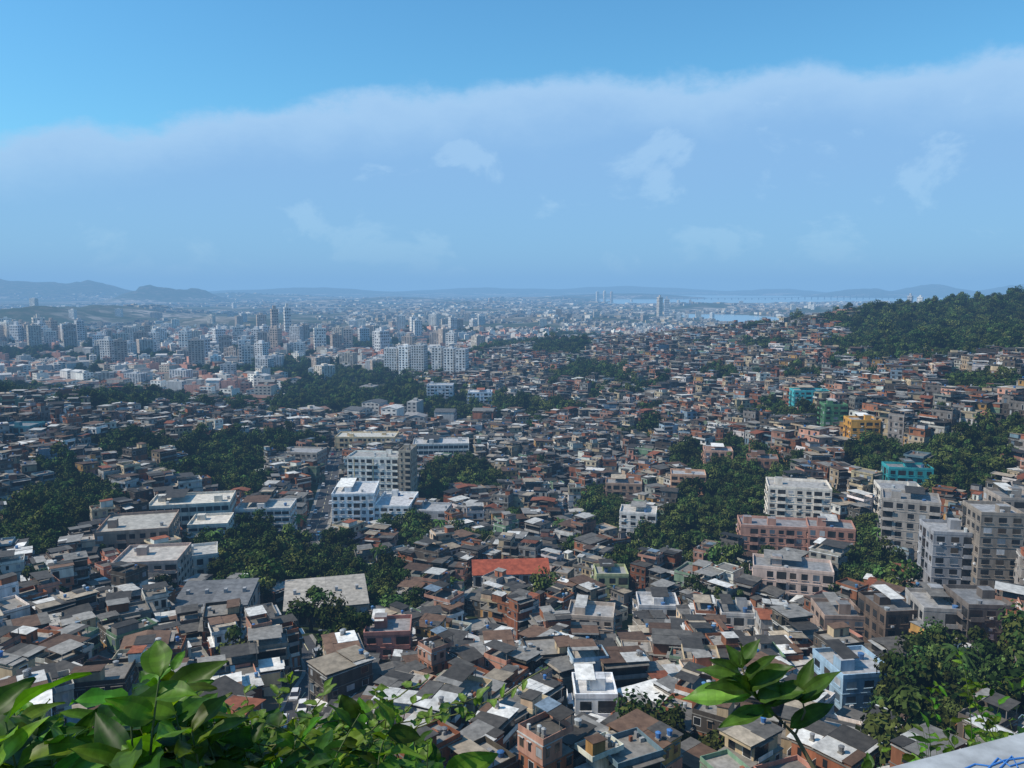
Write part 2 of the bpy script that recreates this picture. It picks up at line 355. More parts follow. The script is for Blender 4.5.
    for _ in range(r.choice([0,0,1,1,2])):
        tx=r.uniform(x0+.9,x1-.9); ty=r.uniform(y0+.8,y0+2.0); hh=zt+(.8 if rt<.36 else r.choice([.05,.05,.8]))
        tcx=r.choice([(.05,.15,.36),(.33,.34,.34),(.4,.42,.42),(.2,.2,.2),(.08,.2,.38)])
        mb.box(tx-.45,tx+.45,ty-.45,ty+.45,zt+.03,hh,GR); mb.cyl(tx,ty,hh+.01,hh+.8,.42,.55,tcx,3); mb.cyl(tx,ty,hh+.81,hh+.95,.58,.3,tcx,3)
    return mb.arr()
FLS=[1]*24+[2]*44+[3]*42+[4]*28+[5]*12
HV=[house(random.Random(100+i),f) for i,f in enumerate(FLS)]
BYF={f:[i for i,g_ in enumerate(FLS) if g_==f] for f in(1,2,3,4,5)}
HMESH=[mesh_np('favela_house',*v,HM) for v in HV]

def block(mb,w,d,fl,fh,wall,roof,r,bay=3.0,trim=None,slabline=True,base=10,cx=0,cy=0,z0=0,strip=False,accent=None,parapet=True,ac=True,rooms=True,wr=.55):
    x0,x1,y0,y1=cx-w/2,cx+w/2,cy-d/2,cy+d/2; trim=trim or tuple(min(.8,q*1.15) for q in wall)
    zt=z0+fl*fh
    mb.box(x0,x1,y0,y1,z0-base,zt,wall,0,True)
    mb.quad((x0+.01,y0+.01,zt+.02),(x1-.01,y0+.01,zt+.02),(x1-.01,y1-.01,zt+.02),(x0+.01,y1-.01,zt+.02),roof,1)
    for k in range(fl):
        zb=z0+k*fh
        if slabline:
            for side in range(4):
                a,b=(x0,x1) if side in(0,2) else (y0,y1)
                mb.sidebox(side,x0,x1,y0,y1,a,b,.0,.1,zb-.15,zb+.05,trim)
        for side in range(4):
            L=w if side in(0,2) else d; c0=x0 if side in(0,2) else y0; nb=max(1,int(L/bay))
            if strip and side in(0,2):
                mb.win(side,x0,x1,y0,y1,c0+L/2,L-.8,zb+1.0,zb+fh-.6,(.03,.035,.04),2)
                for i in range(nb+1):
                    p=c0+.4+(L-.8)*i/nb; mb.sidebox(side,x0,x1,y0,y1,p-.12,p+.12,.031,.12,zb+1,zb+fh-.6,trim)
                continue
            for i in range(nb):
                if r.random()<.05: continue
                pos=c0+L*(i+.5)/nb; ww=L/nb*wr
                if ac and side in(0,3) and (i*7+int(w*10))%4==1:
                    mb.win(side,x0,x1,y0,y1,pos,L/nb*.85,zb+.1,zb+fh-.4,(.03,.03,.03),2)
                    mb.sidebox(side,x0,x1,y0,y1,pos-L/nb*.45,pos+L/nb*.45,.11,1.0,zb-.1,zb+.04,trim)
                    mb.sidebox(side,x0,x1,y0,y1,pos-L/nb*.45,pos+L/nb*.45,.9,1.0,zb+.05,zb+.95,trim); continue
                mb.win(side,x0,x1,y0,y1,pos,ww,zb+.95,zb+fh-.55,glasscol(r),2)
                mb.sidebox(side,x0,x1,y0,y1,pos-ww/2-.1,pos+ww/2+.1,.035,.22,zb+.83,zb+.95,trim)
                if ac and r.random()<.12: mb.sidebox(side,x0,x1,y0,y1,pos-.35,pos+.35,.04,.5,zb+.35,zb+.8,(.6,.6,.6))
                if accent and side==0 and i%3==1: mb.sidebox(side,x0,x1,y0,y1,pos-ww/2-.35,pos-ww/2-.15,.0,.15,zb+.06,zb+fh-.16,accent)
    if parapet:
        for (a,b_,c,e) in((x0-.05,x1+.05,y0-.05,y0+.18),(x0-.05,x1+.05,y1-.18,y1+.05),(x0-.05,x0+.18,y0+.18,y1-.18),(x1-.18,x1+.05,y0+.18,y1-.18)):
            mb.box(a,b_,c,e,zt+.03,zt+.9,trim)
    if rooms:
        for _ in range(max(1,int(w/12))):
            rx=r.uniform(x0+1,x1-4); ry=r.uniform(y0+1.5,max(y0+1.6,y1-4)); mb.box(rx,rx+2.8,ry,ry+2.6,zt+.03,zt+r.uniform(1.8,3),wall,0,False,top=roof)
        if r.random()<.6:
            a=r.uniform(x0+.3,x0+w*.4); sheet(mb,a,a+w*r.uniform(.25,.5),y0+d*.3,y1-.3,zt+2.2,zt+2.6,roofcol(r),1)
        for _ in range(max(1,int(w/12))):
            rx=r.uniform(x0+1,x1-1); ry=r.uniform(y0+1,y1-1); mb.cyl(rx,ry,zt+.03,zt+1.2,.5,.65,r.choice([(.07,.15,.3),(.4,.42,.42),(.3,.3,.3)]),3)
    return zt

KEEP=[];LOW=[]
def lm(name,px,py,wpx,hpx,d,yaw,wall,roof=(.35,.34,.32),fl=None,roofkind='flat',**k):
    x,y,z,s=survey(px,py); w=wpx*s/F; h=hpx*s/F; r=random.Random(int(px*7+py))
    if fl is None: fl=max(1,round(h/3.0))
    fh=h/fl; ya=math.radians(yaw); mb=MB()
    if roofkind=='flat': zt=block(mb,w,d,fl,fh,wall,roof,r,**k)
    else:
        rh=min(3.2,h*.35); fh=(h-rh)/fl; zt=block(mb,w,d,fl,fh,wall,roof,r,parapet=False,rooms=False,**k)
        if roofkind=='gable': gable(mb,-w/2,w/2,-d/2,d/2,zt+.04,rh,roof,wall)
        else:
            nb=max(1,int(w/9)); ww=w/nb
            for i in range(nb):
                xa=-w/2+i*ww; q0=r.uniform(.75,1.1); q=tuple(c*q0 for c in roof); sheet(mb,xa-.1,xa+ww-.05,-d/2-.4,d/2+.4,zt+rh*.15,zt+rh*.45,q,1,.15)
            for i in range(nb*2):   # ridge vents
                xa=-w/2+(i+.5)*w/(nb*2); mb.box(xa-.4,xa+.4,-.6,.6,zt+rh*.3,zt+rh*.45+.9,(.4,.4,.4),0)
    cx=x; cy=y+d/2
    o=obj(name,mesh_np(name,*mb.arr(),HM),(cx,cy,z),ya)
    KEEP.append((cx,cy,math.hypot(w,d)/2+2.0, w/2+3.0,d/2+3.2,ya))
    LOW.append((cx-cx/cy*12,cy-d/2-12,0,w/2+2,11,0))
    return o
YL=(.6,.42,.1)
lm('apartment_building',375,508,52,50,15,-6,WH,bay=3.1,accent=YL,wr=.6)
lm('apartment_building',407,511,12,60,14,-6,(.5,.42,.32),bay=2.6,wr=.3)
lm('white_commercial_building',352,531,42,36,22,4,(.72,.71,.69),(.5,.5,.5),strip=False)
lm('white_commercial_building',393,531,36,24,24,-3,(.68,.68,.66),(.5,.5,.5))
lm('school_building',185,532,78,26,18,12,(.64,.59,.5),(.68,.63,.54),strip=True)
lm('school_building',125,560,68,28,22,14,(.4,.28,.21),(.5,.47,.41))
lm('school_building',205,548,38,22,14,10,(.7,.64,.54),(.68,.63,.54),strip=True)
lm('residential_block',142,592,62,28,16,8,(.46,.34,.28),(.47,.43,.38))
lm('residential_block',188,580,44,22,12,20,(.62,.6,.55),(.5,.49,.45))
lm('residential_block',262,538,54,28,14,5,(.66,.62,.58),(.5,.49,.45),strip=True)
lm('warehouse',205,622,75,22,17,8,(.35,.33,.3),(.2,.2,.2),fl=1,roofkind='saw',ac=False)
lm('warehouse',318,627,84,28,20,14,(.48,.34,.24),(.5,.45,.38),fl=1,roofkind='saw',ac=False)
lm('tiled_roof_hall',510,590,76,24,14,4,(.5,.48,.44),(.42,.1,.05),fl=1,roofkind='gable',ac=False)
lm('apartment_building',803,533,60,44,15,-14,(.7,.63,.54),(.4,.38,.35))
lm('apartment_building',917,560,52,58,13,-24,(.42,.38,.34),(.3,.3,.3))
lm('apartment_building',905,525,40,34,13,-14,(.62,.57,.5),(.3,.3,.3))
lm('apartment_building',955,600,40,66,12,-10,(.26,.26,.27),(.3,.3,.3))
lm('apartment_building',1000,600,40,86,12,-8,(.22,.19,.16),(.3,.3,.3))
lm('apartment_building',1018,560,34,60,12,-8,(.4,.34,.29),(.3,.3,.3))
lm('apartment_building',900,655,40,42,12,6,(.15,.11,.085),(.2,.2,.2))
lm('apartment_building',945,655,38,44,12,-8,(.3,.28,.26),(.3,.3,.3))
lm('apartment_building',990,655,44,48,12,-4,(.2,.17,.15),(.3,.3,.3))
lm('apartment_building',845,652,40,34,11,-4,(.34,.25,.2),(.2,.2,.2))
lm('apartment_building',783,562,78,34,12,-10,(.44,.25,.19),(.28,.26,.26))
lm('apartment_building',797,605,76,34,11,-16,(.62,.48,.41),(.3,.3,.3))
lm('apartment_building',835,560,44,30,11,-16,(.48,.26,.2),(.3,.3,.3))
lm('apartment_building',690,500,34,24,11,-10,(.48,.29,.19),(.35,.35,.35))
lm('apartment_building',720,470,28,18,11,-10,(.5,.3,.22),(.35,.35,.35))
lm('apartment_building',765,480,30,20,11,-14,(.4,.22,.15),(.3,.3,.3))
lm('apartment_building',625,505,36,20,11,-8,(.46,.3,.21),(.35,.35,.35))
lm('blue_house',863,722,56,46,11,8,(.3,.42,.52),(.42,.42,.42))
lm('white_house',596,733,42,36,8,0,(.8,.79,.76),(.6,.6,.6))
lm('turquoise_house',912,494,42,24,10,-10,(.06,.38,.4),(.3,.3,.3))
lm('turquoise_house',812,410,34,18,12,-6,(.07,.36,.38),(.3,.32,.32))
lm('green_house',836,432,22,26,10,-6,(.12,.27,.14),(.3,.3,.3))
lm('orange_house',866,446,28,24,12,-6,(.5,.26,.06),(.3,.3,.3))
lm('yellow_house',612,608,32,32,9,0,(.5,.52,.28),(.42,.42,.4))
lm('white_house',640,548,36,34,11,-12,(.66,.62,.57),(.5,.48,.45))
lm('cream_house',593,648,46,30,10,-10,(.54,.45,.37),(.42,.4,.38))
lm('pink_house',386,672,46,38,9,5,(.42,.2,.16),(.3,.28,.27))
lm('white_house',660,628,40,20,10,-4,(.57,.55,.53),(.45,.45,.45))
lm('white_house',740,640,34,24,9,-6,(.62,.58,.54),(.2,.2,.2))
lm('pink_house',735,640,30,20,9,12,(.5,.2,.2),(.4,.1,.07),roofkind='gable')
lm('residential_block',365,453,60,15,20,0,(.6,.46,.27),(.5,.48,.42))
lm('residential_block',440,461,56,16,20,4,(.64,.6,.54),(.5,.5,.5),strip=True)
lm('residential_block',300,468,40,14,16,-8,(.52,.46,.39),(.45,.45,.45))
lm('residential_block',425,530,46,18,14,-8,(.42,.42,.42),(.4,.4,.4))
lm('blue_house',14,442,34,14,14,0,(.12,.33,.38),(.3,.32,.33))
lm('apartment_building',440,408,26,22,16,0,(.62,.64,.66),(.5,.5,.5))
lm('apartment_building',480,411,24,18,16,0,(.5,.54,.58),(.5,.5,.5))
for px,w_,h_ in ((392,15,30),(405,12,32),(419,15,33),(438,12,31),(450,12,30),(462,12,29)):
    lm('apartment_tower',px,379,w_-2,h_,16,-12,(.8,.79,.76),(.5,.5,.5),ac=False)

# ------------------------------------------------------------------ roads
def road(name,pts,width,pave=1.6):
    P3=[survey(*p)[:2] for p in pts]; path=[]
    for i in range(len(P3)-1):
        a,b=P3[i],P3[i+1]; L=math.hypot(b[0]-a[0],b[1]-a[1]); n=max(2,int(L/4))
        for k in range(n): path.append((a[0]+(b[0]-a[0])*k/n,a[1]+(b[1]-a[1])*k/n))
    path.append(P3[-1]); A=np.array(path)
    for _ in range(4): A[1:-1]=(A[:-2]+2*A[1:-1]+A[2:])/4
    T=np.gradient(A,axis=0); T/=np.linalg.norm(T,axis=1)[:,None]; Nn=np.stack([T[:,1],-T[:,0]],1)
    zc=np.max(np.stack([hz((A+Nn*o)[:,0],(A+Nn*o)[:,1]) for o in(-width/2-pave,0,width/2+pave)]),0)+.15
    mb=MB()
    def strip(o0,o1,dz,col,mat,side=True):
        a=A+Nn*o0;b=A+Nn*o1
        for i in range(len(A)-1):
            z0,z1=zc[i]+dz,zc[i+1]+dz
            if side:
                mb.hexa([(a[i][0],a[i][1],z0-3),(b[i][0],b[i][1],z0-3),(b[i+1][0],b[i+1][1],z1-3),(a[i+1][0],a[i+1][1],z1-3),
                     (a[i][0],a[i][1],z0),(b[i][0],b[i][1],z0),(b[i+1][0],b[i+1][1],z1),(a[i+1][0],a[i+1][1],z1)],col,mat,True)
            elif i%2==0: mb.quad((a[i][0],a[i][1],z0),(b[i][0],b[i][1],z0),(b[i+1][0],b[i+1][1],z1),(a[i+1][0],a[i+1][1],z1),col,mat)
    strip(-width/2,width/2,0,(.055,.055,.058),0)
    strip(-width/2-pave,-width/2,.13,(.24,.23,.21),0); strip(width/2,width/2+pave,.13,(.24,.23,.21),0)
    strip(-.07,.07,.006,(.7,.65,.4),0,False)
    obj(name,mesh_np(name,*mb.arr(),[surf('asphalt_'+name,tint=False,streak=False)]))
    for i in range(len(A)): KEEP.append((A[i][0],A[i][1],width/2+pave+3.2,None,None,0))
    return A,T,Nn,zc
R1=road('street',[(300,555),(318,528),(326,500),(333,470),(340,448)],8)
R2=road('street',[(285,745),(300,700),(322,672),(300,640)],4.5,.8)
R3=road('street',[(640,690),(560,672),(500,640),(455,622)],4,.8)

def car_mesh(col,r):
    mb=MB(); bl=(.02,.02,.025)
    mb.hexa([(-.82,-2.1,.3),(.82,-2.1,.3),(.85,2.1,.3),(-.85,2.1,.3),(-.8,-2.0,.85),(.8,-2.0,.85),(.85,2.05,.9),(-.85,2.05,.9)],col,0)
    mb.hexa([(-.78,-1.1,.86),(.78,-1.1,.86),(.78,1.9,.89),(-.78,1.9,.89),(-.62,-.4,1.38),(.62,-.4,1.38),(.62,1.3,1.38),(-.62,1.3,1.38)],bl,1)
    mb.box(-.61,.61,-.38,1.28,1.385,1.43,col,0)
    for sx in(-1,1):
        for yy in(-1.3,1.3):
            n=len(mb.v)
            for xx in(sx*.68,sx*.88):
                for k in range(8):
                    a=k*math.pi/4+math.pi/8; mb.v.append((xx,yy+.32*math.cos(a),.32+.32*math.sin(a)))
            for k in range(8): mb.f.append((n+k,n+(k+1)%8,n+8+(k+1)%8,n+8+k)); mb.c.append(bl); mb.m.append(2)
            for q in((0,1,2,3),(0,3,4,7),(4,5,6,7)): mb.f.append(tuple(n+8+i for i in q)); mb.c.append((.3,.3,.3)); mb.m.append(2)
    for sx in(-.6,.6): mb.box(sx-.15,sx+.15,-2.13,-2.09,.55,.7,(.7,.7,.65),0); mb.box(sx-.15,sx+.15,2.08,2.12,.6,.75,(.4,.03,.03),0)
    return mesh_np('parked_car',*mb.arr(),CM)
CM=[surf('car_paint',rough=.3,lo=.95,hi=1.05,streak=False,tint=False,spec=.5),M_GLASS,surf('tyre',lo=.9,tint=False)]
cars=[car_mesh(c,rng) for c in((.6,.6,.6),(.05,.05,.06),(.35,.03,.03),(.3,.32,.34),(.7,.7,.7))]
for (A,T,Nn,zc),wd,n in((R1,8,16),(R2,4.5,6),(R3,4,8)):
    for q in range(n):
        i=1+int((len(A)-3)*(q+.5)/n); o=(1 if q%2 else -1)*(wd/2-1.0)
        obj('parked_car',rng.choice(cars),(A[i][0]+Nn[i][0]*o,A[i][1]+Nn[i][1]*o,zc[i]+.01),math.atan2(T[i][1],T[i][0])-math.pi/2)
def lamp():
    mb=MB(); mb.tube([(0,0,-1),(0,0,4),(0,0,7.5),(0,.5,8.3),(0,1.8,8.5)],[.13,.11,.08,.06,.05],(.3,.3,.3),0,6); mb.box(-.15,.15,1.6,2.3,8.4,8.55,(.4,.4,.4),0); return mesh_np('street_lamp',*mb.arr(),[M_WALL])
LMm=lamp()
for (A,T,Nn,zc),wd in((R1,8),(R2,4.5),(R3,4)):
    for i in range(3,len(A)-2,8):
        obj('street_lamp',LMm,(A[i][0]+Nn[i][0]*(wd/2+.6),A[i][1]+Nn[i][1]*(wd/2+.6),zc[i]+.1),math.atan2(T[i][1],T[i][0]))

# ------------------------------------------------------------------ land cover
TREES=[(70,520,64,28),(30,548,45,14),(130,408,70,7),(20,398,45,6),(135,455,44,15),(225,455,58,13),(235,483,34,22),(290,450,35,9),
 (300,566,95,28),(240,583,45,20),(350,594,60,24),(410,542,28,22),(332,652,36,32),(252,608,18,10),(462,485,42,17),(430,502,22,12),
 (400,404,110,12),(505,414,70,12),(330,396,50,8),(560,352,36,8),(590,378,40,9),(640,392,30,6),(520,525,18,7),(475,550,38,8),(604,520,20,26),(665,552,42,26),
 (725,515,52,42),(748,488,44,34),(700,470,32,14),(870,574,42,36),(850,600,26,20),(782,425,36,12),(880,470,38,20),(965,478,48,32),(1005,445,38,14),
 (985,392,50,14),(960,714,95,36),(985,690,60,20),(730,590,26,8),(580,604,22,12),(930,425,24,9),(770,560,10,12),(60,480,25,8),(400,622,28,8),(560,562,18,8),(620,585,20,8),(690,610,16,7),(900,620,16,8),(540,612,16,8),(450,602,22,9),(180,485,20,8),(730,455,18,8),
 (640,440,20,6),(800,470,14,7),(830,505,14,12),(720,380,20,6),(800,380,20,6),(760,350,24,5)]
def istree(px,py,x,y):
    n=(fbm(x/28,y/28,21)-.47)*1.5
    t=np.zeros(px.shape,bool)
    for (a,b,c,d) in TREES: t|=((px-a)/c)**2+((py-b)/d)**2 < 1.0+n*1.5
    t|=(px>838+n*80)&(py<368+n*34)
    t|=(px>735+n*60)&(py<332)&(fbm(x/40,y/40,8)>.56)
    return t
def blocked(x,y,ext=0,K=None):
    b=np.zeros(x.shape,bool)
    for (kx,ky,r,hw,hd,ya) in (KEEP if K is None else K):
        dx=x-kx;dy=y-ky
        if hw is None: b|=(dx*dx+dy*dy)<(r+ext)**2
        else:
            c,s=math.cos(ya),math.sin(ya); lx=dx*c+dy*s; ly=-dx*s+dy*c
            b|=(np.abs(lx)<hw+ext)&(np.abs(ly)<hd+ext)
    return b
def grid(d0,d1,sp,um=.78,jit=.28):
    ys=np.arange(d0,d1,sp); xs=np.arange(-um*d1,um*d1,sp); X,Y=np.meshgrid(xs,ys)
    X=X+((np.arange(len(ys))%2)*sp*.5)[:,None]
    X=X+nr.uniform(-jit,jit,X.shape)*sp; Y=Y+nr.uniform(-jit,jit,Y.shape)*sp
    X=X.ravel();Y=Y.ravel(); k=np.abs(X)<um*Y+15; return X[k],Y[k]
items=[]
for d0,d1,sp,hs in((97,280,6.5,.73),(280,560,7.3,.83),(560,1180,8.8,.95)):
    X,Y=grid(d0,d1,sp,.73); Zz=hz(X,Y); px,py=project(X,Y,Zz)
    tr=istree(px,py,X,Y)|blocked(X,Y)
    tr|=fbm(X/22,Y/22,31)>.71
    plain=(Zz<3)&(Y>640)
    tr|=plain
    lowz=blocked(X,Y,0,LOW)
    ang=fbm(X/60,Y/60,41)*4.5
    big=fbm(X/45,Y/45,71)
    for i in np.where(~tr)[0]:
        yaw=float(ang[i])+rng.choice([0,0,math.pi/2,math.pi,-math.pi/2])+rng.uniform(-.08,.08)
        f=rng.choice([1,1,2,2,3]) if big[i]<.45 else rng.choice([1,2,3,3,4])
        g=rng.uniform(.82,1.3)
        if px[i]>730 and 400<py[i]<670: f=rng.choice([2,3,3,4,4,5]); g*=1.07
        elif px[i]>580 and py[i]<640: f=rng.choice([1,2,3,3,4])
        if lowz[i]: f=rng.choice([1,1,2])
        items.append((rng.choice(BYF[f]),float(X[i]),float(Y[i]),float(Zz[i])+rng.uniform(-.8,1.3),yaw,hs*g,hs*g*rng.uniform(.9,1.12),(.86 if hs<.75 else .93)*rng.uniform(.92,1.08)))
near=[t for t in items if t[2]<250]; far=[t for t in items if t[2]>=250]
for (k,x,y,z,yaw,a,b_,c) in near: obj('favela_house',HMESH[k],(x,y,z),yaw,(a,b_,c))
merge('hillside_favela_houses',HV,far,HM)
print('houses',len(near),len(far))

# ------------------------------------------------------------------ city on the plain
def lowrise(r):
    mb=MB(); w=r.uniform(8,17); d=r.uniform(8,17); fl=r.choice([1,2,2,3,3,4,5]); wc=r.choice([WH,CR,LG,PK,GR,(.45,.4,.33),(.5,.48,.45),BR]); rc=r.choice([(.26,.15,.1),(.3,.19,.13),(.3,.29,.28),(.45,.44,.42),(.16,.16,.15),(.2,.12,.09),(.12,.12,.12)])
    z=fl*3.0; mb.box(-w/2,w/2,-d/2,d/2,-4,z,wc,0,True)
    if r.random()<.5: gable(mb,-w/2,w/2,-d/2,d/2,z+.03,1.6,rc,wc)
    else:
        mb.quad((-w/2,-d/2,z+.02),(w/2,-d/2,z+.02),(w/2,d/2,z+.02),(-w/2,d/2,z+.02),rc,1); mb.box(-2,1.5,-1,2,z+.03,z+2.2,wc)
    for k in range(fl):
        for side in(0,1,3):
            L=w if side==0 else d; nb=int(L/3.5)
            for i in range(nb): mb.win(side,-w/2,w/2,-d/2,d/2,-L/2+L*(i+.5)/nb,L/nb*.5,k*3+1,k*3+2.2,(.04,.045,.05),2,.05)
    return mb.arr()
def tower(r,fl):
    mb=MB(); wc=r.choice([(.74,.72,.68),(.62,.55,.46),(.58,.58,.58),(.72,.68,.61),(.5,.41,.34),(.66,.64,.61)])
    w=r.uniform(13,22); block(mb,w,r.uniform(11,16),fl,3.0,wc,(.4,.4,.4),r,bay=3.6,ac=False,base=5,accent=r.choice([None,(.4,.25,.18),(.3,.35,.45)]),slabline=False)
    z=fl*3; mb.box(-3,3,-2.5,2.5,z+.04,z+4.5,wc); return mb.arr()
LV=[lowrise(random.Random(500+i)) for i in range(36)]
TV=[tower(random.Random(700+i),8+i%12) for i in range(24)]
TMESH=[mesh_np('apartment_tower',*v,HM) for v in TV]
items=[];titems=[];ft=[]
X,Y=grid(620,2000,19,.75,.35); Zz=hz(X,Y); px,py=project(X,Y,Zz)
ok=(Zz<14)&~istree(px,py,X,Y)&~blocked(X,Y,6)&((Zz<3)|(Y>1150)); park=(fbm(X/110,Y/110,51)>.55)
ang=fbm(X/400,Y/400,55)*5
for i in np.where(ok&~park)[0]:
    items.append((rng.randrange(36),float(X[i]),float(Y[i]),float(Zz[i]),float(ang[i])+rng.choice([0,math.pi/2]),1,1,1))
for i in np.where(park&(Zz<20))[0]: ft.append((float(X[i]),float(Y[i])))
merge('city_blocks',LV,items,HM)
def fbox(r):
    mb=MB(); wc=r.choice([WH,CR,LG,(.4,.36,.32),(.3,.26,.23),GR]); rc=r.choice([(.25,.14,.1),(.4,.4,.38),(.2,.19,.18),(.6,.6,.58),(.12,.12,.11)])
    h=r.choice([3,4,5,6,6,8,10]); w=r.uniform(10,20); d=r.uniform(10,22); mb.box(-w/2,w/2,-d/2,d/2,-3,h,wc,0,True,top=rc)
    mb.win(0,-w/2,w/2,-d/2,d/2,0,w*.8,h*.35,h*.6,(.05,.05,.06),2,.1); mb.box(-2,2,-2,2,h+.02,h+1.5,wc,0,True); return mb.arr()
FV=[fbox(random.Random(900+i)) for i in range(30)]
items=[]
D=2000
while D<9500:
    sp=D*.0105; D2=D*1.25
    X,Y=grid(D,D2,sp,.72,.45); Zz=hz(X,Y); k=(Zz<70)&~isbay(X,Y)&(fbm(X/450,Y/450,61)<.49)&(fbm(X/120,Y/120,62)<.55)
    sc=min(2.0,sp/26)
    for i in np.where(k)[0]:
        items.append((rng.randrange(30),float(X[i]),float(Y[i]),float(Zz[i]),rng.random()*3,sc*rng.uniform(.5,1.6),sc*rng.uniform(.5,1.2),rng.uniform(.6,1.1)))
    D=D2
merge('distant_city_buildings',FV,items,HM); print('far',len(items))
def addt(px,D,h,k=None):
    x=(px-512)/F*D; z=h1(x,D); k=rng.randrange(24) if k is None else k
    s=h/((8+k%12)*3.0); titems.append((k,x,D,z,rng.choice([0,.4,-.3,.8])+rng.uniform(-.1,.1),1,1,s))
for (p0,p1,d0,d1,n,h0,h1_) in((-20,90,1350,1650,28,32,50),(95,330,1050,1600,50,22,44),(330,480,1200,1800,22,22,42),(480,700,2200,3400,14,14,26),(100,480,1800,2800,22,18,34),(-60,100,2000,3000,6,18,30),
    (700,1024,2600,4500,14,14,28),(200,900,3600,6500,16,14,30),(90,190,850,1150,10,14,24),(200,380,900,1150,14,14,24)):
    for _ in range(n): addt(rng.uniform(p0,p1),rng.uniform(d0,d1),rng.uniform(h0,h1_))
for px,D,h in((659,3000,74),(666,3050,66),(597,6000,80),(604,6000,84),(611,6000,80),(908,2400,85),(918,2500,80),(275,1700,64),(288,1750,66),(262,1650,54)): addt(px,D,h)
nearT=[t for t in titems if t[2]<1400]; farT=[t for t in titems if t[2]>=1400]
for (k,x,y,z,yaw,a,b_,c) in nearT: obj('apartment_tower',TMESH[k],(x,y,z),yaw,(a,b_,c))
merge('distant_apartment_towers',TV,farT,HM,tintr=.15)

# ------------------------------------------------------------------ trees
def tree(r,nl=1100):
    mb=MB(); bc=(.09,.065,.045); h=r.uniform(3.2,4.6)
    mb.tube([(0,0,-3),(0,0,0),(r.uniform(-.3,.3),r.uniform(-.3,.3),h*.55),(r.uniform(-.5,.5),r.uniform(-.5,.5),h)],[.38,.32,.24,.17],bc,1,6)
    nlobe=r.choice([8,10,12]); lobes=[]
    sq=r.uniform(.7,1.3)
    for i in range(nlobe):
        a=i*2.4+r.random(); rad=r.uniform(.4,3.2); cz=h+r.uniform(-.8,3.4)*sq-rad*.35
        c=(rad*math.cos(a),rad*math.sin(a)*r.uniform(.7,1.1),cz); R=r.uniform(.9,1.9); lobes.append((c,R))
        mb.tube([(0,0,h*.7),(c[0]*.5,c[1]*.5,(h*.75+cz)/2+.2),c],[.15,.1,.05],bc,1,4)
    for (c,R) in lobes:
        k0=r.uniform(.55,1.6); yel=r.uniform(.8,1.5)
        for _ in range(nl//nlobe):
            th=r.uniform(0,6.283); u=r.uniform(-.75,1); q=math.sqrt(max(0,1-u*u)); rr=R*(r.uniform(.5,1.05)**.5)*(1+.28*math.sin(5*th+c[0])*math.sin(4*u*3))
            p=Vector((c[0]+rr*q*math.cos(th),c[1]+rr*q*math.sin(th),c[2]+rr*u*.8))
            nrm=Vector((q*math.cos(th),q*math.sin(th),u+.3))+Vector((r.gauss(0,.5),r.gauss(0,.5),r.gauss(0,.5))); nrm.normalize()
            a=nrm.orthogonal().normalized(); b=nrm.cross(a); an=r.random()*6.28; a,b=a*math.cos(an)+b*math.sin(an),-a*math.sin(an)+b*math.cos(an)
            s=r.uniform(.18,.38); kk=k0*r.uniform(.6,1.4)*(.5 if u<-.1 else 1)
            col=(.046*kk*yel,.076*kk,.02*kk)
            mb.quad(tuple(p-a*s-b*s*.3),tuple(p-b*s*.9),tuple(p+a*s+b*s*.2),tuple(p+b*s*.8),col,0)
    return mb.arr()
def palmt(r):
    mb=MB(); h=9; mb.tube([(0,0,-2),(.1,0,3),(.25,.1,6),(.3,.1,h)],[.25,.18,.15,.13],(.16,.13,.1),1,6)
    for i in range(15):
        a=i*2.4; el=r.uniform(-.2,.9); pts=[]; d=Vector((math.cos(a),math.sin(a),0))
        for k in range(6):
            t=k/5*3.2; pts.append(Vector((.3,.1,h))+d*t+Vector((0,0,el*t-.28*t*t*.7)))
        sd=Vector((-d.y,d.x,0))
        for k in range(5):
            w0=.5*math.sin(.3+k*.5); w1=.5*math.sin(.3+(k+1)*.5)
            for s in(-1,1): mb.quad(tuple(pts[k]),tuple(pts[k+1]),tuple(pts[k+1]+sd*s*w1-Vector((0,0,.25))),tuple(pts[k]+sd*s*w0-Vector((0,0,.25))),(.06,.11,.03),0)
    return mb.arr()
TR=[tree(random.Random(40+i),1150) for i in range(12)]; TRM=[mesh_np('broadleaf_tree',*t,TM) for t in TR]
PM=mesh_np('palm_tree',*palmt(random.Random(3)),TM)
fe=empty('hillside_forest'); cnt=0
def puttree(x,y,z,s):
    global cnt
    cnt+=1
    k=rng.randrange(12); par=None if y<300 else fe; sz=s*rng.uniform(.8,1.35)
    obj('broadleaf_tree' if par is None else 'tree',TRM[k],(x,y,z-.3),rng.random()*6.28,(s,s,sz),par)
for d0,d1,sp in((97,480,5.8),(480,1250,8.4)):
    X,Y=grid(d0,d1,sp); Zz=hz(X,Y); px,py=project(X,Y,Zz)
    t=istree(px,py,X,Y)&~blocked(X,Y,-1.2)
    t|=(fbm(X/22,Y/22,31)>.71)&~blocked(X,Y,-1)&~((Zz<3)&(Y>640))
    for i in np.where(t)[0]:
        s=rng.uniform(.65,1.3)*(1.0 if d0<200 else 1.3)
        if rng.random()<.12: s*=1.4
        puttree(float(X[i]),float(Y[i]),float(Zz[i]),s)
X,Y=grid(110,1150,19,.75,.5); Zz=hz(X,Y); bl=blocked(X,Y,-2)
for i in np.where(~bl)[0]:
    if rng.random()<.5: puttree(float(X[i]),float(Y[i]),float(Zz[i]),rng.uniform(.45,.9))
for (x,y) in ft:
    for _ in range(2):
        xx=x+rng.uniform(-9,9);yy=y+rng.uniform(-9,9); puttree(xx,yy,h1(xx,yy),rng.uniform(1.2,1.9))
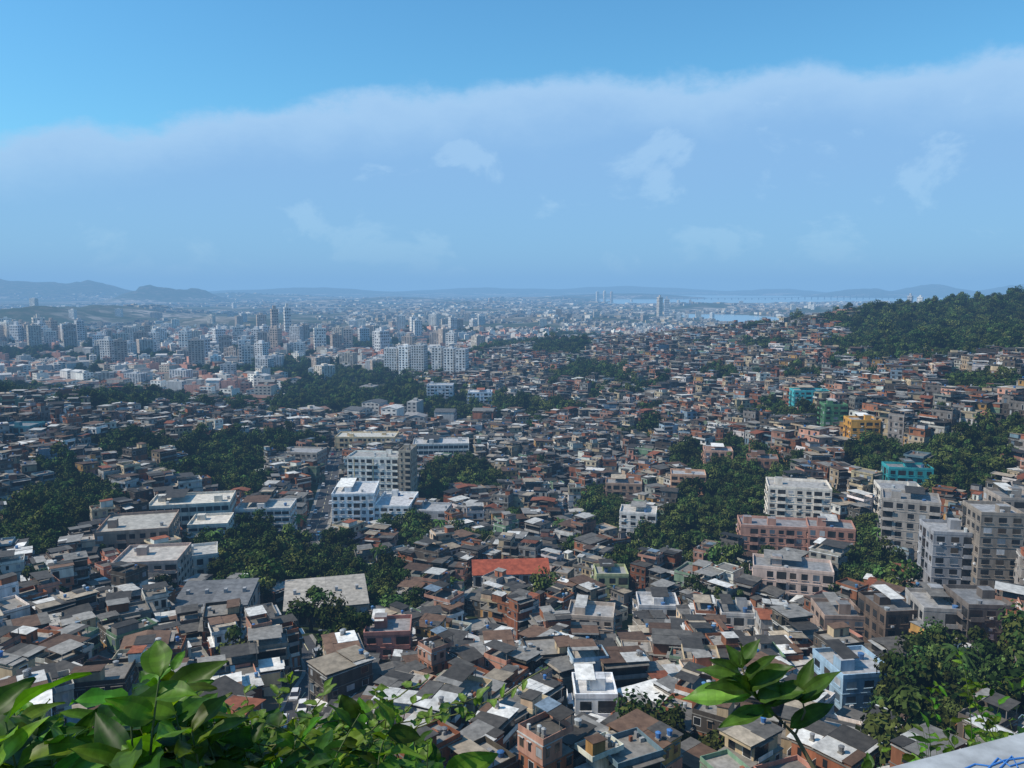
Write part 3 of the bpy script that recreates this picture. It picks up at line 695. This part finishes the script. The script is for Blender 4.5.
for p in((70,505),(215,560),(440,545),(700,560),(880,560),(560,545),(955,700),(380,575),(300,540)):
    x,y,z,s=survey(*p); obj('palm_tree',PM,(x,y,z),rng.random()*6,(1,1,1.1))
print('trees',cnt)

# ------------------------------------------------------------------ foreground plants
FL=leafmat('broad_leaf',trans=.45,lo=.6,hi=1.3,scale=14,rough=.45,spec=.25,tint=False); FB=surf('green_stem',scale=20,tint=False)
def leaf(mb,base,d,up,L,W,col,droop=.3):
    d=d.normalized(); side=d.cross(up)
    if side.length<.01: side=d.orthogonal()
    side.normalize(); nrm=side.cross(d).normalized(); n=len(mb.v); S=8
    for i in range(S+1):
        t=i/S; w=W*.5*(math.sin(math.pi*min(1,t**.8))**.85)*(1-.15*t)+.0012; c=base+d*(L*t)-nrm*(droop*L*t*t)
        wav=.09*W*math.sin(t*11+L*60)
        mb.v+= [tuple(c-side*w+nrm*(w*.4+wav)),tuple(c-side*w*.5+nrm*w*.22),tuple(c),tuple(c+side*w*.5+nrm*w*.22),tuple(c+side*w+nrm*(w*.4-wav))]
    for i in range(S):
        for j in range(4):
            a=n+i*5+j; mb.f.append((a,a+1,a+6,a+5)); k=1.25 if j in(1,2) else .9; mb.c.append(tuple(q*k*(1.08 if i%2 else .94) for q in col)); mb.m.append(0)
def lcol(r):
    k=r.choice([.3,.45,.65,.9,1.25]); y=r.uniform(.7,1.6); return (.085*k*y,.2*k,.018*k)
def shoot(mb,tip,root,r,nl,L,W,start=.35,bend=.1,rad=.006,upb=.5):
    mid=(tip+root)/2+Vector((r.uniform(-bend,bend),r.uniform(-bend,bend),r.uniform(0,bend)))
    pts=[]
    for i in range(13):
        t=i/12; pts.append(root*(1-t)**2+mid*2*t*(1-t)+tip*t*t)
    mb.tube([tuple(p) for p in pts],[rad*(1.3-.9*i/12) for i in range(13)],(.08,.11,.04),1,5)
    a0=r.random()*6
    for k in range(nl):
        t=start+(1-start)*k/max(1,nl-1); f=t*12; i=min(11,int(f)); p=pts[i].lerp(pts[i+1],f-i); sd=(pts[i+1]-pts[i]).normalized()
        o=sd.orthogonal().normalized(); q=sd.cross(o); a=a0+k*2.4; rd=o*math.cos(a)+q*math.sin(a)
        d=(rd*.9+sd*.35+Vector((0,0,.1))).normalized()
        leaf(mb,p,d,Vector((r.gauss(0,.4),r.gauss(0,.4)-.3,1)).normalized(),L*r.uniform(.55,1.2)*(1-.3*(t>.9)),W*r.uniform(.75,1.15),lcol(r),r.uniform(.05,.5))
r=random.Random(77)
def out(px): return np.interp(px,[-60,0,50,100,135,165,195,230,270,320,360,400,440,500],[680,690,706,692,670,652,692,700,716,718,688,706,730,762])
mb=MB()
for i in range(66):
    px=r.uniform(-50,215); dep=r.uniform(2.2,3.6); py=out(px)+(r.uniform(8,45) if i%2 else r.uniform(30,110)); tip=campt(px,py,dep); root=campt(px+r.uniform(-60,60),py+r.uniform(150,260),dep+r.uniform(-.3,.3)); root.z-=.25
    if i%4==0: shoot(mb,tip,root,r,7,.29,.12,start=.6)
    else: shoot(mb,tip,root,r,9,.21,.082,start=.5)
obj('broadleaf_shrub',mesh_np('broadleaf_shrub',*mb.arr(),[FL,FB],True))
mb=MB()
for i in range(84):
    px=r.uniform(170,490); dep=r.uniform(2.3,3.8); py=out(px)+(r.uniform(5,40) if i%2 else r.uniform(30,90)); tip=campt(px,py,dep); root=campt(px+r.uniform(-80,80),py+r.uniform(120,240),dep+r.uniform(-.3,.3)); root.z-=.25
    if i%4==0 and px>290: shoot(mb,tip,root,r,7,.24,.09,start=.5)
    else: shoot(mb,tip,root,r,11,.14,.05 if i%3 else .08,start=.35,bend=.25,rad=.004)
obj('broadleaf_shrub',mesh_np('broadleaf_shrub',*mb.arr(),[FL,FB],True))
mb=MB()
for i in range(18):
    px=r.uniform(230,400); dep=r.uniform(2.4,3.2); pts=[]; x,y=px,r.uniform(735,770)
    dx=r.uniform(-4,10)
    for k in range(14):
        pts.append(campt(x,y,dep+.03*math.sin(k))); x+=dx+r.uniform(-9,9); y-=r.uniform(-1.5,10)
    mb.tube([tuple(p) for p in pts],[.0024]*14,(.12,.13,.05),1,4)
    for k in range(2,14): leaf(mb,pts[k],Vector((r.gauss(0,1),r.gauss(0,1),r.gauss(.3,.6))),Vector((0,-.2,1)),r.uniform(.025,.06),r.uniform(.015,.035),(.13,.21,.035),.2)
obj('climbing_vine',mesh_np('climbing_vine',*mb.arr(),[FL,FB],True))
mb=MB(); dep=3.1
sp=[(835,800),(812,765),(795,735),(772,712),(752,694),(742,668),(738,655)]
pp=[campt(a,b,dep+.02*i) for i,(a,b) in enumerate(sp)]
mb.tube([tuple(p) for p in pp],[.011,.009,.008,.006,.005,.004,.002],(.12,.11,.06),1,6)
br=campt(800,690,dep); mb.tube([tuple(pp[2]),tuple(campt(805,712,dep)),tuple(br)],[.005,.004,.003],(.12,.11,.06),1,5)
LF=[(752,694,684,697,.13,1.7),(745,680,700,666,.08,.7),(742,668,728,646,.065,.5),(740,665,758,640,.07,.5),(746,688,790,666,.11,.5),(756,697,802,690,.12,.6),(765,706,815,678,.1,.5),(765,708,722,724,.08,.8),(790,728,832,700,.09,.45),(798,700,838,672,.08,.5),(800,692,812,660,.07,.5),(750,690,712,683,.09,.45),(740,672,714,658,.06,.4),(775,714,742,708,.07,.5),(800,700,775,683,.07,.5),(742,668,742,645,.05,.4),(756,697,735,676,.09,.4),(765,706,776,672,.08,.4),(745,680,770,655,.07,.45),(798,700,822,690,.08,.6)]
for (a,b_,c,e,w,k) in LF:
    p=campt(a,b_,dep); q=campt(c,e,dep+r.uniform(-.12,.08)); k*=.95
    leaf(mb,p,q-p,Vector((r.gauss(0,.3),-.6,1)).normalized(),(q-p).length*1.05,w*.85,(.1*k,.2*k,.03*k),r.uniform(.02,.25))
obj('sapling',mesh_np('sapling',*mb.arr(),[FL,FB],True))
mb=MB()
for i in range(40):
    px=r.uniform(865,1060); dep=r.uniform(3.2,5); py=np.interp(px,[865,940,1060],[758,728,690])+r.uniform(-8,35); tip=campt(px,py,dep); root=campt(px+r.uniform(-40,60),py+200,dep)
    shoot(mb,tip,root,r,9,.10,.035,start=.4,bend=.2,rad=.003)
obj('climbing_vine',mesh_np('climbing_vine',*mb.arr(),[FL,FB],True))
mb=MB()
for i in range(6):
    px=r.uniform(940,1060); tip=campt(px,r.uniform(640,690),3.3); root=campt(px+r.uniform(10,90),790,3.3); shoot(mb,tip,root,r,14,.045,.02,start=.25,bend=.3,rad=.002)
obj('thin_branch_shrub',mesh_np('thin_branch_shrub',*mb.arr(),[FL,FB],True))

# terrace parapet
WM=surf('whitewashed_plaster',lo=.5,hi=1.1,scale=11,streak=False,tint=False,bump=.7,detail=8)
mb=MB(); a=Vector((.709,1.56,0)); b_=Vector((1.18,1.73,0)); dr=(b_-a).normalized(); nn=Vector((dr.y,-dr.x,0)); p0=a-dr*1.6; p1=a+dr*4.5; zt=109.0
bev=.025
def ring(off,z):
    return [(p0+dr*off+nn*off).to_tuple()[:2]+(z,),(p0+dr*off+nn*(.42-off)).to_tuple()[:2]+(z,),(p1-dr*off+nn*(.42-off)).to_tuple()[:2]+(z,),(p1-dr*off+nn*off).to_tuple()[:2]+(z,)]
R0,Ra,Rb=ring(0,103.0),ring(0,zt-bev),ring(bev,zt)
mb.hexa([R0[0],R0[1],R0[2],R0[3],Ra[0],Ra[1],Ra[2],Ra[3]],(.62,.62,.6),0); mb.f.pop(-6);mb.c.pop(-6);mb.m.pop(-6)
mb.hexa([Ra[0],Ra[1],Ra[2],Ra[3],Rb[0],Rb[1],Rb[2],Rb[3]],(.4,.42,.43),0,True)
obj('parapet_wall',mesh_np('parapet_wall',*mb.arr(),[WM]))
mb=MB()
def onw(px,py):
    d=camdir(px,py); s=(zt+.002-H)/d.z; return Vector((0,0,H))+d*s
for st in ([(962,770),(975,764),(990,766),(1005,760),(1020,758),(1035,757)],[(985,772),(998,758),(1010,766),(1024,762)],[(1000,768),(1012,756),(1018,768)]):
    mb.tube([tuple(onw(*p)) for p in st],[.0018]*len(st),(.06,.2,.5),0,5)
obj('wall_graffiti',mesh_np('wall_graffiti',*mb.arr(),[M_TANK]))
mb=MB(); mb.box(-4,6,-6,.95,103,108.1,(.3,.29,.28),0); obj('terrace_floor',mesh_np('terrace_floor',*mb.arr(),[M_WALL]))

# ------------------------------------------------------------------ haze: absorbing air layer with added emission standing in for scattered light
hm=bpy.data.materials.new('emissive_haze_air'); hm.use_nodes=True; nt=hm.node_tree; nt.nodes.clear()
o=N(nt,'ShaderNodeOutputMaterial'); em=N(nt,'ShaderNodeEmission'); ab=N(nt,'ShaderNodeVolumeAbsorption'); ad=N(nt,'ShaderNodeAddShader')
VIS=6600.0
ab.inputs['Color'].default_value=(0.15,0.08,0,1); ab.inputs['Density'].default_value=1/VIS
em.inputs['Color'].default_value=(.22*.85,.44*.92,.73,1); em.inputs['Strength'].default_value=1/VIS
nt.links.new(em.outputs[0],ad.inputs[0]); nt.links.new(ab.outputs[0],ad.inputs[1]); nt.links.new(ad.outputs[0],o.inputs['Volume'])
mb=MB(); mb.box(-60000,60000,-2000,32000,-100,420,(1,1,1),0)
obj('emissive_haze',mesh_np('emissive_haze',*mb.arr(),[hm]))

# ------------------------------------------------------------------ sky and sun
w=bpy.data.worlds.new('World'); scene.world=w; w.use_nodes=True; nt=w.node_tree; nt.nodes.clear(); L=nt.links.new
SE=math.radians(47); sdir=Vector((-.98,-.16,0)).normalized()
sky=N(nt,'ShaderNodeTexSky'); sky.sky_type='NISHITA'; sky.sun_disc=False; sky.sun_elevation=SE; sky.sun_rotation=math.atan2(sdir.x,sdir.y)
sky.air_density=1.2; sky.dust_density=.3; sky.ozone_density=2
vm=N(nt,'ShaderNodeVectorMath',operation='MULTIPLY'); vm.inputs[1].default_value=(.55,1.17,1.45); L(sky.outputs[0],vm.inputs[0])
bg=N(nt,'ShaderNodeBackground'); bg.inputs[1].default_value=.11; L(vm.outputs[0],bg.inputs[0])
tc=N(nt,'ShaderNodeTexCoord'); sx=N(nt,'ShaderNodeSeparateXYZ'); L(tc.outputs['Generated'],sx.inputs[0])
def M(op,a,b=None,c=None):
    n=N(nt,'ShaderNodeMath',operation=op)
    for i,v in enumerate((a,b,c)):
        if v is None: continue
        if isinstance(v,(int,float)): n.inputs[i].default_value=v
        else: L(v,n.inputs[i])
    return n.outputs[0]
mp=N(nt,'ShaderNodeMapping'); mp.inputs['Scale'].default_value=(1,1,1.6); L(tc.outputs['Generated'],mp.inputs[0])
n1=N(nt,'ShaderNodeTexNoise'); n1.inputs['Scale'].default_value=6; n1.inputs['Detail'].default_value=12; n1.inputs['Roughness'].default_value=.62; L(mp.outputs[0],n1.inputs['Vector'])
n2=N(nt,'ShaderNodeTexNoise'); n2.inputs['Scale'].default_value=7; n2.inputs['Detail'].default_value=12; n2.inputs['Roughness'].default_value=.58; L(mp.outputs[0],n2.inputs['Vector'])
n2.inputs['Distortion'].default_value=.3
X_=sx.outputs['X']
edge=M('SUBTRACT',M('ADD',M('MULTIPLY',X_,.07),.24),M('MULTIPLY',M('MULTIPLY',X_,X_),.15))
edge=M('ADD',edge,M('MULTIPLY',M('SUBTRACT',n1.outputs['Fac'],.5),.1))
dd=M('SUBTRACT',edge,sx.outputs['Z'])
mk=N(nt,'ShaderNodeMapRange',interpolation_type='SMOOTHSTEP'); mk.inputs[1].default_value=-.004; mk.inputs[2].default_value=.02; L(dd,mk.inputs[0])
fall=N(nt,'ShaderNodeMapRange'); fall.inputs[1].default_value=0; fall.inputs[2].default_value=.14; fall.inputs[3].default_value=.65; fall.inputs[4].default_value=.88; L(sx.outputs['Z'],fall.inputs[0])
fac=M('MULTIPLY',mk.outputs[0],fall.outputs[0])
rim=N(nt,'ShaderNodeMapRange',interpolation_type='SMOOTHSTEP'); rim.inputs[1].default_value=.08; rim.inputs[2].default_value=.0; L(dd,rim.inputs[0])
puf=N(nt,'ShaderNodeMapRange',interpolation_type='SMOOTHSTEP'); puf.inputs[1].default_value=.54; puf.inputs[2].default_value=.63; L(n2.outputs['Fac'],puf.inputs[0])
pf=M('MAXIMUM',M('MULTIPLY',puf.outputs[0],.6),M('MULTIPLY',rim.outputs[0],.9))
cc=N(nt,'ShaderNodeMixRGB'); cc.inputs[1].default_value=(.28,.5,.83,1); cc.inputs[2].default_value=(.47,.69,.95,1); L(pf,cc.inputs[0])
cb=N(nt,'ShaderNodeBackground'); L(cc.outputs[0],cb.inputs[0]); cb.inputs[1].default_value=1.0
mx=N(nt,'ShaderNodeMixShader'); L(fac,mx.inputs[0]); L(bg.outputs[0],mx.inputs[1]); L(cb.outputs[0],mx.inputs[2])
ow=N(nt,'ShaderNodeOutputWorld'); L(mx.outputs[0],ow.inputs[0])
sl=bpy.data.lights.new('sun','SUN'); sl.energy=5; sl.angle=math.radians(.5); sl.color=(1,.91,.78)
so=bpy.data.objects.new('sun',sl); coll.objects.link(so); so.location=(0,0,300)
sv=Vector((sdir.x*math.cos(SE),sdir.y*math.cos(SE),math.sin(SE))); so.rotation_euler=(-sv).to_track_quat('-Z','Y').to_euler()

cam=bpy.data.cameras.new('camera'); cam.lens=F/1024*36; cam.sensor_width=36; cam.clip_start=.1; cam.clip_end=120000
co=bpy.data.objects.new('camera',cam); coll.objects.link(co); co.location=(0,0,H); co.rotation_euler=(math.pi/2-P,0,0); scene.camera=co
scene.view_settings.view_transform='Standard'; scene.view_settings.look='None'; scene.view_settings.exposure=0
